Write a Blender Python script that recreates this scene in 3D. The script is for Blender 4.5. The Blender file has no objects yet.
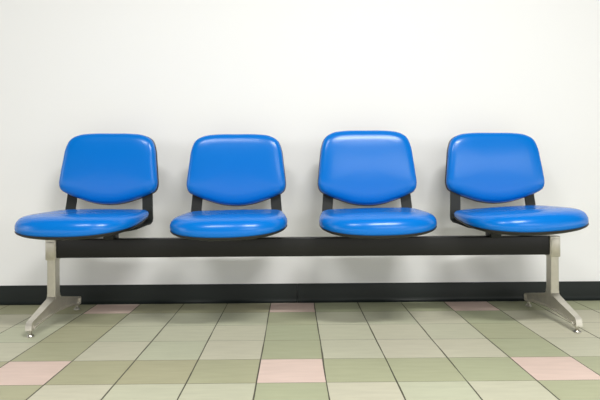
import bpy, bmesh, math
from mathutils import Vector, Matrix

scene = bpy.context.scene
COL = scene.collection

# ------------------------------------------------------------------ helpers
def link(name, bm, mats, parent=None, sharp=35.0, smooth=True):
    me = bpy.data.meshes.new(name)
    bmesh.ops.recalc_face_normals(bm, faces=bm.faces[:])
    bm.to_mesh(me); bm.free()
    if smooth:
        for p in me.polygons: p.use_smooth = True
        me.set_sharp_from_angle(angle=math.radians(sharp))
    o = bpy.data.objects.new(name, me)
    if not isinstance(mats, (list, tuple)): mats = [mats]
    for m in mats: me.materials.append(m)
    COL.objects.link(o)
    if parent is not None: o.parent = parent
    return o

def add_box(bm, lo, hi, bevel=0.0, seg=2):
    lo, hi = Vector(lo), Vector(hi)
    r = bmesh.ops.create_cube(bm, size=1.0)
    for v in r['verts']:
        v.co = Vector(((lo[k] + hi[k]) / 2 + v.co[k] * (hi[k] - lo[k])) for k in range(3))
    if bevel > 0:
        es = list({e for v in r['verts'] for e in v.link_edges})
        bmesh.ops.bevel(bm, geom=es, offset=bevel, segments=seg, profile=0.5, affect='EDGES')

def catmull(pts, n=8, closed=True):
    """Smooth curve through 2-D control points."""
    out = []; N = len(pts)
    for i in range(N):
        p0, p1, p2, p3 = (Vector(pts[(i + k - 1) % N]) for k in range(4))
        a = (p1 - p0).length ** .5 or 1e-6; b = (p2 - p1).length ** .5; c = (p3 - p2).length ** .5 or 1e-6
        m1 = (p1 - p0) / a - (p2 - p0) / (a + b) + (p2 - p1) / b
        m2 = (p2 - p1) / b - (p3 - p1) / (b + c) + (p3 - p2) / c
        m1 *= b; m2 *= b
        for k in range(n):
            t = k / n
            out.append((2*t**3 - 3*t*t + 1) * p1 + (t**3 - 2*t*t + t) * m1 + (-2*t**3 + 3*t*t) * p2 + (t**3 - t*t) * m2)
    return out

def resample(pts, n):
    L = [0.0]; N = len(pts)
    for i in range(N): L.append(L[-1] + (pts[(i + 1) % N] - pts[i]).length)
    out = []; j = 0
    for k in range(n):
        s = L[-1] * k / n
        while L[j + 1] < s: j += 1
        t = (s - L[j]) / max(1e-9, L[j + 1] - L[j])
        out.append(pts[j].lerp(pts[(j + 1) % N], t))
    return out

def mirror_outline(half):
    """half runs from the top of the axis x=0 to its other end on the +x side."""
    return half + [(-x, y) for x, y in reversed(half[1:-1])]

def loft(bm, rings, cap_first=True, cap_last=True):
    vs = [[bm.verts.new(p) for p in r] for r in rings]
    n = len(vs[0])
    for a, b in zip(vs, vs[1:]):
        for k in range(n):
            bm.faces.new((a[k], a[(k + 1) % n], b[(k + 1) % n], b[k]))
    def cap(ring, flip):
        c = sum((v.co for v in ring), Vector()) / n
        cv = bm.verts.new(c)
        for k in range(n): bm.faces.new((ring[k], ring[(k + 1) % n], cv))
    if cap_first: cap(vs[0], True)
    if cap_last: cap(vs[-1], False)

def lathe(bm, prof, at, seg=24):
    rings = [[Vector((at[0] + r * math.cos(2*math.pi*k/seg), at[1] + r * math.sin(2*math.pi*k/seg), at[2] + z))
              for k in range(seg)] for r, z in prof]
    loft(bm, rings)

# ------------------------------------------------------------------ materials
def new_mat(name):
    m = bpy.data.materials.new(name); m.use_nodes = True
    nt = m.node_tree
    return m, nt, nt.nodes['Principled BSDF']

def nd(nt, typ, **kw):
    n = nt.nodes.new(typ)
    for k, v in kw.items(): setattr(n, k, v)
    return n

def bumpy(nt, bsdf, scale, strength, dist, detail=4.0, coord='Object'):
    tc = nd(nt, 'ShaderNodeTexCoord'); nz = nd(nt, 'ShaderNodeTexNoise')
    nz.inputs['Scale'].default_value = scale; nz.inputs['Detail'].default_value = detail
    nt.links.new(tc.outputs[coord], nz.inputs['Vector'])
    b = nd(nt, 'ShaderNodeBump'); b.inputs['Strength'].default_value = strength; b.inputs['Distance'].default_value = dist
    nt.links.new(nz.outputs['Fac'], b.inputs['Height']); nt.links.new(b.outputs['Normal'], bsdf.inputs['Normal'])
    return nz

def simple(name, col, rough, metal=0.0, bump=None, spec=0.5, vary=0.0):
    m, nt, b = new_mat(name)
    b.inputs['Base Color'].default_value = (*col, 1)
    b.inputs['Roughness'].default_value = rough; b.inputs['Metallic'].default_value = metal
    b.inputs['Specular IOR Level'].default_value = spec
    if bump:
        nz = bumpy(nt, b, *bump)
        if vary:
            mx = nd(nt, 'ShaderNodeMix', data_type='RGBA')
            mx.inputs[6].default_value = (*[c * (1 - vary) for c in col], 1)
            mx.inputs[7].default_value = (*[min(1, c * (1 + vary)) for c in col], 1)
            nt.links.new(nz.outputs['Fac'], mx.inputs[0]); nt.links.new(mx.outputs[2], b.inputs['Base Color'])
    return m

M_vinyl = simple('blue_vinyl', (0.0, 0.158, 0.57), 0.25, 0, (420, 0.10, 0.0005), 0.34)
M_black = simple('black_plastic', (0.012, 0.012, 0.012), 0.42, 0, (200, 0.1, 0.0004))
M_strap = simple('charcoal_steel', (0.013, 0.015, 0.013), 0.42, 0.0, (60, 0.1, 0.0005), 0.35)
M_beam = simple('black_painted_steel', (0.009, 0.009, 0.008), 0.38, 0, (30, 0.12, 0.0006), 0.35)
M_alu = simple('cast_aluminium', (0.62, 0.59, 0.51), 0.38, 0.65, (45, 0.15, 0.0008), 0.5, 0.14)
M_bright = simple('polished_steel', (0.50, 0.48, 0.42), 0.34, 1.0)
M_rubber = simple('black_vinyl_skirting', (0.009, 0.013, 0.011), 0.45, 0, (6, 0.25, 0.002), 0.28)
M_wall = simple('white_painted_plaster', (0.83, 0.832, 0.828), 0.62, 0, (90, 0.05, 0.0008), 0.3)

def floor_material():
    m, nt, b = new_mat('vinyl_floor_tiles')
    L = nt.links.new
    def math_(op, a, c=None):
        n = nd(nt, 'ShaderNodeMath', operation=op)
        for k, v in enumerate((a, c)):
            if v is None: continue
            if isinstance(v, (int, float)): n.inputs[k].default_value = v
            else: L(v, n.inputs[k])
        return n.outputs[0]
    def mix(fac, a, c):
        n = nd(nt, 'ShaderNodeMix', data_type='RGBA')
        for k, v in ((0, fac), (6, a), (7, c)):
            if isinstance(v, (int, float)): n.inputs[k].default_value = v
            elif isinstance(v, tuple): n.inputs[k].default_value = (*v, 1)
            else: L(v, n.inputs[k])
        return n.outputs[2]
    tc = nd(nt, 'ShaderNodeTexCoord'); sp = nd(nt, 'ShaderNodeSeparateXYZ')
    L(tc.outputs['Object'], sp.inputs[0])
    # a little wander so that the joints are not ruler straight
    wn = nd(nt, 'ShaderNodeTexNoise'); wn.inputs['Scale'].default_value = 2.2; wn.inputs['Detail'].default_value = 2
    L(tc.outputs['Object'], wn.inputs['Vector'])
    wob = math_('MULTIPLY', math_('SUBTRACT', wn.outputs['Fac'], 0.5), 0.035)
    u = math_('ADD', math_('ADD', math_('DIVIDE', sp.outputs['X'], 0.2), 0.5615), wob)
    v = math_('ADD', math_('DIVIDE', sp.outputs['Y'], 0.2), 5.94)
    fu, fv = math_('FLOOR', u), math_('FLOOR', v)
    gu, gv = math_('FRACT', u), math_('FRACT', v)
    def is_mod(f, r):        # 1 where f mod 4 == r
        q = math_('FLOORED_MODULO', math_('SUBTRACT', f, r), 4.0)
        return math_('LESS_THAN', q, 0.5)
    a, c = is_mod(fu, 0.0), is_mod(fv, 1.0)
    band = math_('MAXIMUM', a, c); pink = math_('MULTIPLY', a, c)
    # per tile random
    cmb = nd(nt, 'ShaderNodeCombineXYZ'); L(fu, cmb.inputs[0]); L(fv, cmb.inputs[1])
    rnd = nd(nt, 'ShaderNodeTexWhiteNoise'); rnd.noise_dimensions = '2D'; L(cmb.outputs[0], rnd.inputs['Vector'])
    rs = nd(nt, 'ShaderNodeSeparateColor'); L(rnd.outputs['Color'], rs.inputs[0])
    pale = mix(rs.outputs[0], PALE[0], PALE[1])
    gf = math_('ADD', math_('MULTIPLY', rs.outputs[1], 0.4), math_('MULTIPLY', math_('GREATER_THAN', fu, -0.5), 0.6))   # olive in the left columns, cooler green to the right
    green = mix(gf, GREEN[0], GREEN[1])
    pinkc = mix(rs.outputs[2], PINK[0], PINK[1])
    col = mix(pink, mix(band, pale, green), pinkc)
    # streaky marbling of the vinyl, direction alternating from tile to tile
    mp = nd(nt, 'ShaderNodeMapping'); mp.inputs['Scale'].default_value = (9, 55, 1)
    L(tc.outputs['Object'], mp.inputs['Vector'])
    n1 = nd(nt, 'ShaderNodeTexNoise'); n1.inputs['Scale'].default_value = 1.0; n1.inputs['Detail'].default_value = 5
    L(mp.outputs[0], n1.inputs['Vector'])
    n2 = nd(nt, 'ShaderNodeTexNoise'); n2.inputs['Scale'].default_value = 2.5; n2.inputs['Detail'].default_value = 3
    L(tc.outputs['Object'], n2.inputs['Vector'])
    val = math_('ADD', math_('MULTIPLY', math_('SUBTRACT', n1.outputs['Fac'], 0.5), 0.22),
                math_('MULTIPLY', math_('SUBTRACT', n2.outputs['Fac'], 0.5), 0.14))
    hs = nd(nt, 'ShaderNodeHueSaturation'); L(col, hs.inputs['Color']); L(math_('ADD', val, 1.0), hs.inputs['Value'])
    # joints: distance to the nearest tile edge, width varying along the joint
    jn = nd(nt, 'ShaderNodeTexNoise'); jn.inputs['Scale'].default_value = 5.0; jn.inputs['Detail'].default_value = 3
    L(tc.outputs['Object'], jn.inputs['Vector'])
    wv = math_('MULTIPLY', jn.outputs['Fac'], 0.021)
    wh = math_('MULTIPLY', jn.outputs['Fac'], 0.0105)
    du = math_('MINIMUM', gu, math_('SUBTRACT', 1.0, gu)); dv = math_('MINIMUM', gv, math_('SUBTRACT', 1.0, gv))
    joint = math_('MAXIMUM', math_('LESS_THAN', du, wv), math_('LESS_THAN', dv, wh))
    jc = mix(jn.outputs['Fac'], (0.012, 0.012, 0.008), (0.15, 0.14, 0.10))
    L(mix(joint, hs.outputs['Color'], jc), b.inputs['Base Color'])
    bp = nd(nt, 'ShaderNodeBump'); bp.inputs['Strength'].default_value = 0.4; bp.inputs['Distance'].default_value = 0.001
    L(math_('ADD', math_('SUBTRACT', 1.0, joint), math_('MULTIPLY', n2.outputs['Fac'], 0.25)), bp.inputs['Height'])
    L(bp.outputs['Normal'], b.inputs['Normal'])
    L(math_('ADD', math_('MULTIPLY', n2.outputs['Fac'], 0.2), 0.36), b.inputs['Roughness'])
    b.inputs['Specular IOR Level'].default_value = 0.10
    return m
PALE = ((0.46, 0.475, 0.345), (0.515, 0.495, 0.38))
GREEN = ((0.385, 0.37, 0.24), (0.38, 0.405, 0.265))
PINK = ((0.63, 0.49, 0.42), (0.66, 0.52, 0.45))
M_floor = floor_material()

# ------------------------------------------------------------------ the setting
def structure(o):
    o['kind'] = 'structure'; return o

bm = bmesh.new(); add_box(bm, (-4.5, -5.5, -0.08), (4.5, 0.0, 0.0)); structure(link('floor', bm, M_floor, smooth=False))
bm = bmesh.new(); add_box(bm, (-4.5, 0.0, -0.08), (4.5, 0.14, 2.7)); structure(link('wall_back', bm, M_wall, smooth=False))
# coved vinyl skirting, two lengths that meet at a seam
bm = bmesh.new()
prof = [(0.0, 0.0865), (-0.0025, 0.0862), (-0.0035, 0.084), (-0.0035, 0.022), (-0.005, 0.012), (-0.009, 0.005),
        (-0.016, 0.0018), (-0.019, 0.0012), (-0.019, 0.0), (0.0, 0.0)]
for x0, x1 in ((-4.5, 0.0105), (0.0109, 4.5)):
    loft(bm, [[Vector((x, y, z)) for y, z in prof] for x in (x0, x1)])
structure(link('baseboard_back', bm, M_rubber, sharp=50))

# ------------------------------------------------------------------ the bench
BX, BY = 0.036, -0.335
bench = bpy.data.objects.new('waiting_bench', None); COL.objects.link(bench)
bench.location = (BX, BY, 0)
bench['label'] = 'beam-mounted waiting bench with four glossy blue vinyl seats on grey metal legs'
bench['category'] = 'bench'
# everything below is in the bench's own space: x along the beam, -y to the front, z up

HALF = 1.011
# beam: rectangular hollow section with rounded edges
bm = bmesh.new(); add_box(bm, (-HALF + 0.019, -0.020, 0.264), (HALF - 0.019, 0.020, 0.339), 0.004, 3)
o = link('beam', bm, M_beam, bench); o['label'] = 'black rectangular steel beam'

def make_leg(x):
    bm = bmesh.new()
    # foot casting: side outline (y, z) with flanges and a recessed web
    out = [(-0.021, 0.120), (-0.0215, 0.111), (-0.030, 0.103), (-0.183, 0.060), (-0.195, 0.055), (-0.201, 0.046),
           (-0.203, 0.026), (-0.191, 0.022), (-0.175, 0.023), (-0.168, 0.030), (-0.075, 0.041), (0.0, 0.046), (0.10, 0.040),
           (0.195, 0.030), (0.205, 0.022), (0.238, 0.022), (0.243, 0.026), (0.243, 0.050), (0.238, 0.055),
           (0.034, 0.101), (0.024, 0.108), (0.0225, 0.120)]
    hw = 0.0165
    wd = lambda y: hw * (1 - 0.30 * min(1.0, max(0.0, abs(y) - 0.02) / 0.17))      # arms narrow towards their tips
    a = [bm.verts.new((-wd(y), y, z)) for y, z in out]; b = [bm.verts.new((wd(y), y, z)) for y, z in out]
    n = len(out)
    for k in range(n): bm.faces.new((a[k], a[(k + 1) % n], b[(k + 1) % n], b[k]))
    fa, fb = bm.faces.new(a), bm.faces.new(b)
    bm.normal_update()
    bmesh.ops.recalc_face_normals(bm, faces=bm.faces[:])
    for f in (fa, fb):
        bmesh.ops.inset_region(bm, faces=[f], thickness=0.0055, depth=0.0, use_even_offset=True)
        bmesh.ops.inset_region(bm, faces=[f], thickness=0.0015, depth=-0.0075, use_even_offset=True)
    # column: elliptical-cornered tube
    rings = []
    for z, sx, sy in ((0.098, 1.0, 1.0), (0.16, 0.985, 0.985), (0.262, 0.97, 0.97)):
        ring = []
        for k in range(40):
            t = 2 * math.pi * k / 40; e = 0.26
            cx = math.copysign(abs(math.cos(t)) ** e, math.cos(t)); cy = math.copysign(abs(math.sin(t)) ** e, math.sin(t))
            ring.append(Vector((0.0175 * sx * cx, 0.0225 * sy * cy, z)))
        rings.append(ring)
    loft(bm, rings)
    leg = link('leg', bm, M_alu, bench, sharp=28)
    leg.location = (x, 0, 0); leg['label'] = 'grey cast metal leg'
    s = 1 if x > 0 else -1
    bm = bmesh.new()
    add_box(bm, (-0.021, -0.0265, 0.256), (0.021, 0.0265, 0.340), 0.004, 3)      # clamp that holds the end of the beam
    add_box(bm, (-0.017, -0.029, 0.264), (0.017, 0.029, 0.330), 0.003, 2)
    link('clamp', bm, M_alu, leg)
    for y in (-0.187, 0.224):
        bm = bmesh.new()
        lathe(bm, [(0.005, 0.0), (0.0125, 0.0), (0.0135, 0.002), (0.0125, 0.006), (0.008, 0.010), (0.0055, 0.012), (0.0055, 0.026)], (0, y, 0))
        g = link('levelling_foot', bm, M_bright, leg); g['label'] = 'shiny round levelling foot'
    return leg
make_leg(-HALF + 0.005).rotation_euler.z = math.radians(-1.0)
make_leg(HALF - 0.004).rotation_euler.z = math.radians(0.8)

# --- seat: plan outline (x, y), y = 0 above the beam, front is -y
seat_half = [(0, -0.290), (0.070, -0.286), (0.130, -0.268), (0.178, -0.232), (0.207, -0.180), (0.218, -0.115), (0.215, -0.045),
             (0.207, 0.02), (0.199, 0.07), (0.186, 0.104), (0.160, 0.119), (0.085, 0.124), (0, 0.125)]
seat_half = [(x * 1.012, y) for x, y in seat_half]
SEAT = resample(catmull(mirror_outline(seat_half), 10), 96)
SC = Vector((0, -0.09))
def seat_ring(s, z, shape=0.0):
    """One ring of the seat, scaled s about the middle; the rim climbs to the back, the top stays nearly level."""
    ring = []
    for p in SEAT:
        q = SC + (p - SC) * s
        fy = (q.y + 0.085) / 0.205                                    # -1 front edge .. 1 back edge
        zz = z + (0.0215 * (1 - shape) + 0.004 * shape) * fy - 0.004 * (1 - shape) * (1 - fy * fy)
        zz += (1 - shape) * 0.009 * (q.x / 0.21) ** 2                 # rim curls up at the sides
        zz += shape * (-0.012 * max(0.0, -fy - 0.2) ** 2 - 0.005 * (q.x / 0.21) ** 2
                       - 0.004 * max(0.0, 1 - ((fy - 0.3) / 0.7) ** 2) * max(0.0, 1 - (q.x / 0.2) ** 2))
        ring.append(Vector((q.x, q.y, zz)))
    return ring
def seat_mesh():
    bm = bmesh.new()
    loft(bm, [seat_ring(0.90, 0.3965), seat_ring(0.975, 0.3965), seat_ring(0.994, 0.398), seat_ring(1.004, 0.404, .05), seat_ring(1.006, 0.411, .12),
              seat_ring(1.001, 0.420, .25), seat_ring(0.985, 0.4295, .42), seat_ring(0.955, 0.438, .6), seat_ring(0.91, 0.4445, .78),
              seat_ring(0.84, 0.449, .92), seat_ring(0.74, 0.4515, 1), seat_ring(0.6, 0.4525, 1), seat_ring(0.42, 0.4525, 1), seat_ring(0.2, 0.4525, 1)])
    return bm
def seat_shell_mesh():
    bm = bmesh.new()
    loft(bm, [seat_ring(0.70, 0.381), seat_ring(0.86, 0.3825), seat_ring(0.95, 0.3875), seat_ring(0.99, 0.392), seat_ring(1.004, 0.3955),
              seat_ring(1.003, 0.3985), seat_ring(0.98, 0.4), seat_ring(0.90, 0.4)])
    return bm
def bracket_mesh():
    """pressed steel saddle between the shell and the beam"""
    bm = bmesh.new()
    add_box(bm, (-0.115, -0.062, 0.367), (0.115, 0.040, 0.3755), 0.002)
    for x in (-0.075, 0.075):
        add_box(bm, (x - 0.022, -0.026, 0.337), (x + 0.022, 0.026, 0.369), 0.003)
    return bm

# --- backrest: outline (x, z) about its middle, face towards -y
pxs = 0.00433
back_half = [(0, 135), (20, 135.3), (33, 137.2), (41, 142.0), (44.8, 151), (46.6, 164), (48.2, 178), (48.8, 187), (46.8, 192.6),
             (40, 196.6), (27, 201.4), (14, 205), (0, 206.3)]
back_half = [(x * pxs, (170.5 - y) * pxs) for x, y in back_half]
BACK = resample(catmull(mirror_outline(back_half), 10), 112)
def back_ring(s, y, puff=0.0):
    ring = []
    for p in BACK:
        q = p * s
        dish = -0.010 * (q.x / 0.21) ** 2 + 0.004 * (q.y / 0.15) ** 2      # wraps a little round the sitter
        ring.append(Vector((q.x, y + dish, q.y)))
    return ring
def back_mesh():
    bm = bmesh.new()
    loft(bm, [back_ring(0.88, 0.010), back_ring(0.965, 0.010), back_ring(0.99, 0.006), back_ring(1.0, -0.002), back_ring(0.998, -0.010),
              back_ring(0.985, -0.019), back_ring(0.958, -0.026), back_ring(0.91, -0.031), back_ring(0.83, -0.0345), back_ring(0.70, -0.0365),
              back_ring(0.5, -0.038), back_ring(0.25, -0.039), back_ring(0.08, -0.039)])
    return bm
def back_shell_mesh():
    bm = bmesh.new()
    loft(bm, [back_ring(0.90, 0.004), back_ring(0.985, 0.004), back_ring(1.006, 0.006), back_ring(1.010, 0.010), back_ring(1.0, 0.016),
              back_ring(0.95, 0.020), back_ring(0.8, 0.022), back_ring(0.4, 0.022)])
    return bm

LEAN = math.radians(8.0)
BACK_AT = Vector((0, 0.162, 0.628))
def strap_mesh(s, lean=LEAN):
    """flat steel strap: down from behind the backrest, bent forward under the seat (in backrest space)"""
    path = [(0.162, 0.168, 0.600), (0.165, 0.160, 0.545), (0.169, 0.150, 0.480), (0.173, 0.142, 0.430), (0.1750, 0.139, 0.412), (0.1755, 0.133, 0.398),
            (0.174, 0.119, 0.3905), (0.168, 0.095, 0.3885), (0.150, 0.035, 0.377), (0.112, -0.02, 0.3715)]
    w, t = 0.0225, 0.0035
    bm = bmesh.new(); rings = []
    for k, p in enumerate(path):
        p = Vector(p)
        a = Vector(path[max(0, k - 1)]); b = Vector(path[min(len(path) - 1, k + 1)])
        d = (b - a).normalized(); side = Vector((1, 0, 0)); side = (side - d * side.dot(d)).normalized()
        nrm = d.cross(side).normalized()
        ww = w if k > 1 else w
        ring = [p + side * ww * i + nrm * t * j for i, j in ((-1, -.6), (-.94, -1), (.94, -1), (1, -.6), (1, .6), (.94, 1), (-.94, 1), (-1, .6))]
        rings.append([Vector((s * q.x, q.y, q.z)) for q in ring])
    loft(bm, rings)
    return bm

# x along the bench, yaw of the unit, roll and lean of its backrest
CHAIRS = [dict(x=-0.811 - BX, yaw=-6.0, byaw=3.0, roll=0.6, sroll=0.0, spitch=0.0, sdz=0.0, lean=0.0, dz=-0.006, sz=1.0, bx=0.001),
          dict(x=-0.250 - BX, yaw=0.0, byaw=0.0, roll=0.0, sroll=-0.9, spitch=0.0, sdz=-0.006, lean=0.0, dz=-0.013, sz=1.01, bx=0.0),
          dict(x=0.315 - BX, yaw=1.0, byaw=0.0, roll=0.0, sroll=-0.9, spitch=0.0, sdz=-0.002, lean=2.0, dz=-0.007, sz=1.065, bx=0.0),
          dict(x=0.873 - BX, yaw=6.5, byaw=-5.5, roll=0.3, sroll=-2.8, spitch=-1.5, sdz=0.001, lean=1.5, dz=-0.010, sz=1.0, bx=0.008)]
protos = None
def copy_to(o, parent):
    c = o.copy(); COL.objects.link(c); c.parent = parent; return c
for c in CHAIRS:
    if protos is None:
        seat = link('seat', seat_mesh(), M_vinyl, bench, sharp=60); seat['label'] = 'glossy blue vinyl seat pad'
        sub_s = [link('seat_shell', seat_shell_mesh(), M_black, seat, sharp=50), link('mounting_bracket', bracket_mesh(), M_strap, seat)]
        sub_s[0]['label'] = 'black plastic shell under the seat pad'; sub_s[1]['label'] = 'dark steel mounting bracket'
        back = link('backrest', back_mesh(), M_vinyl, bench, sharp=60); back['label'] = 'glossy blue vinyl backrest'
        sh = link('back_shell', back_shell_mesh(), M_black, back, sharp=50); sh['label'] = 'black plastic shell behind the backrest'
        straps = []
        for s in (-1, 1):
            st = link('support_strap', strap_mesh(s), M_strap, back); st['label'] = 'charcoal flat steel strap'
            straps.append(st)
        protos = (seat, sub_s, back, sh, straps)
        S, B, ST = seat, back, straps
    else:
        S = copy_to(protos[0], bench)
        for q in protos[1]: copy_to(q, S)
        B = copy_to(protos[2], bench)
        copy_to(protos[3], B); ST = [copy_to(q, B) for q in protos[4]]
    yaw = math.radians(c['yaw'])
    base = Matrix.Translation((c['x'], 0, 0)) @ Matrix.Rotation(yaw, 4, 'Z')
    S.matrix_basis = base @ Matrix.Translation((0, 0, 0.375 + c['sdz'])) @ Matrix.Rotation(math.radians(c['spitch']), 4, 'X') @ Matrix.Rotation(math.radians(c['sroll']), 4, 'Y') @ Matrix.Translation((0, 0, -0.375))
    lean = LEAN + math.radians(c['lean'])
    bmat = base @ Matrix.Translation(BACK_AT + Vector((c['bx'], 0, c['dz']))) @ Matrix.Rotation(math.radians(c['byaw']), 4, 'Z') @ Matrix.Rotation(math.radians(c['roll']), 4, 'Y') @ Matrix.Rotation(-lean, 4, 'X') @ Matrix.Diagonal((1, 1, c['sz'], 1))
    B.matrix_basis = bmat
    for st in ST: st.matrix_basis = bmat.inverted() @ base      # the straps keep to the seat

# ------------------------------------------------------------------ light: ceiling fluorescents, added fill lights, banded world light
def lamp(name, loc, size, power, col=(1, 1, 1), rot=(0, 0, 0)):
    l = bpy.data.lights.new(name, 'AREA'); l.shape = 'RECTANGLE'; l.size, l.size_y = size; l.energy = power; l.color = col
    o = bpy.data.objects.new(name, l); o.location = loc; o.rotation_euler = rot; COL.objects.link(o); return o
WARM = (1.0, 0.99, 0.965)
lamp('ceiling_lamp', (0.75, -2.25, 2.65), (1.0, 0.20), 122, WARM)
lamp('ceiling_lamp', (-0.95, -2.25, 2.65), (0.9, 0.20), 62, WARM)  # added fill lamp, brightens the darker left side
lamp('ceiling_lamp', (2.2, -5.2, 2.65), (3.0, 0.3), 150, WARM)
lamp('side_fill', (6.0, -5.2, 1.8), (4.5, 2.2), 45, (0.97, 0.985, 1.0), (math.radians(90), 0, math.radians(50)))  # added broad fill, set far right to stay out of backrest reflections
lamp('side_fill', (-4.6, -1.5, 1.6), (1.0, 1.4), 22, (0.97, 0.985, 1.0), (0, math.radians(-90), 0))  # added small light for glints on left edges, also lifts the left wall
w = bpy.data.worlds.new('room_light'); scene.world = w; w.use_nodes = True
LOW = 2.8
wt = w.node_tree; bg = wt.nodes['Background']
wtc = nd(wt, 'ShaderNodeTexCoord'); wsp = nd(wt, 'ShaderNodeSeparateXYZ'); wt.links.new(wtc.outputs['Generated'], wsp.inputs[0])
rz = nd(wt, 'ShaderNodeValToRGB')       # added low bright band fills the wall and misses the backrests, dim above
el = rz.color_ramp.elements
for k, (p, v) in enumerate(((0.0, 0.10), (0.49, 0.10), (0.50, LOW), (0.57, LOW), (0.61, 0.05), (0.73, 0.05), (0.81, 0.08))):
    e = el[k] if k < 2 else el.new(p)
    e.position = p; e.color = (v, v * 0.985, v * 0.955, 1)
zm = nd(wt, 'ShaderNodeMapRange'); zm.inputs[1].default_value = -1.0; zm.inputs[2].default_value = 1.0
wt.links.new(wsp.outputs['Z'], zm.inputs[0]); wt.links.new(zm.outputs[0], rz.inputs[0])
rx = nd(wt, 'ShaderNodeMapRange')                                        # the room is lighter to the right
for k, v in ((1, -1.0), (2, 1.0), (3, 0.95), (4, 1.05)): rx.inputs[k].default_value = v
wt.links.new(wsp.outputs['X'], rx.inputs[0])
ml = nd(wt, 'ShaderNodeMath', operation='MULTIPLY'); wt.links.new(rz.outputs[0], ml.inputs[0]); wt.links.new(rx.outputs[0], ml.inputs[1])
bg.inputs[0].default_value = (1.0, 0.995, 0.98, 1)
wt.links.new(ml.outputs[0], bg.inputs[1])

# ------------------------------------------------------------------ camera
cam = bpy.data.cameras.new('camera'); co = bpy.data.objects.new('camera', cam); COL.objects.link(co)
cam.sensor_width = 36; cam.lens = 547 / 600 * 36; cam.shift_y = (175.27 - 200) / 600; cam.clip_start = 0.05
co.matrix_world = Matrix.Translation((0, -2.5412, 0.5888)) @ Matrix.Rotation(-0.0100, 4, 'Z') @ Matrix.Rotation(math.pi / 2, 4, 'X') @ Matrix.Rotation(-0.0055, 4, 'Z')
scene.camera = co

vs = scene.view_settings
vs.view_transform = 'Standard'; vs.look = 'None'; vs.gamma = 1.0; vs.exposure = -0.54; vs.use_curve_mapping = False
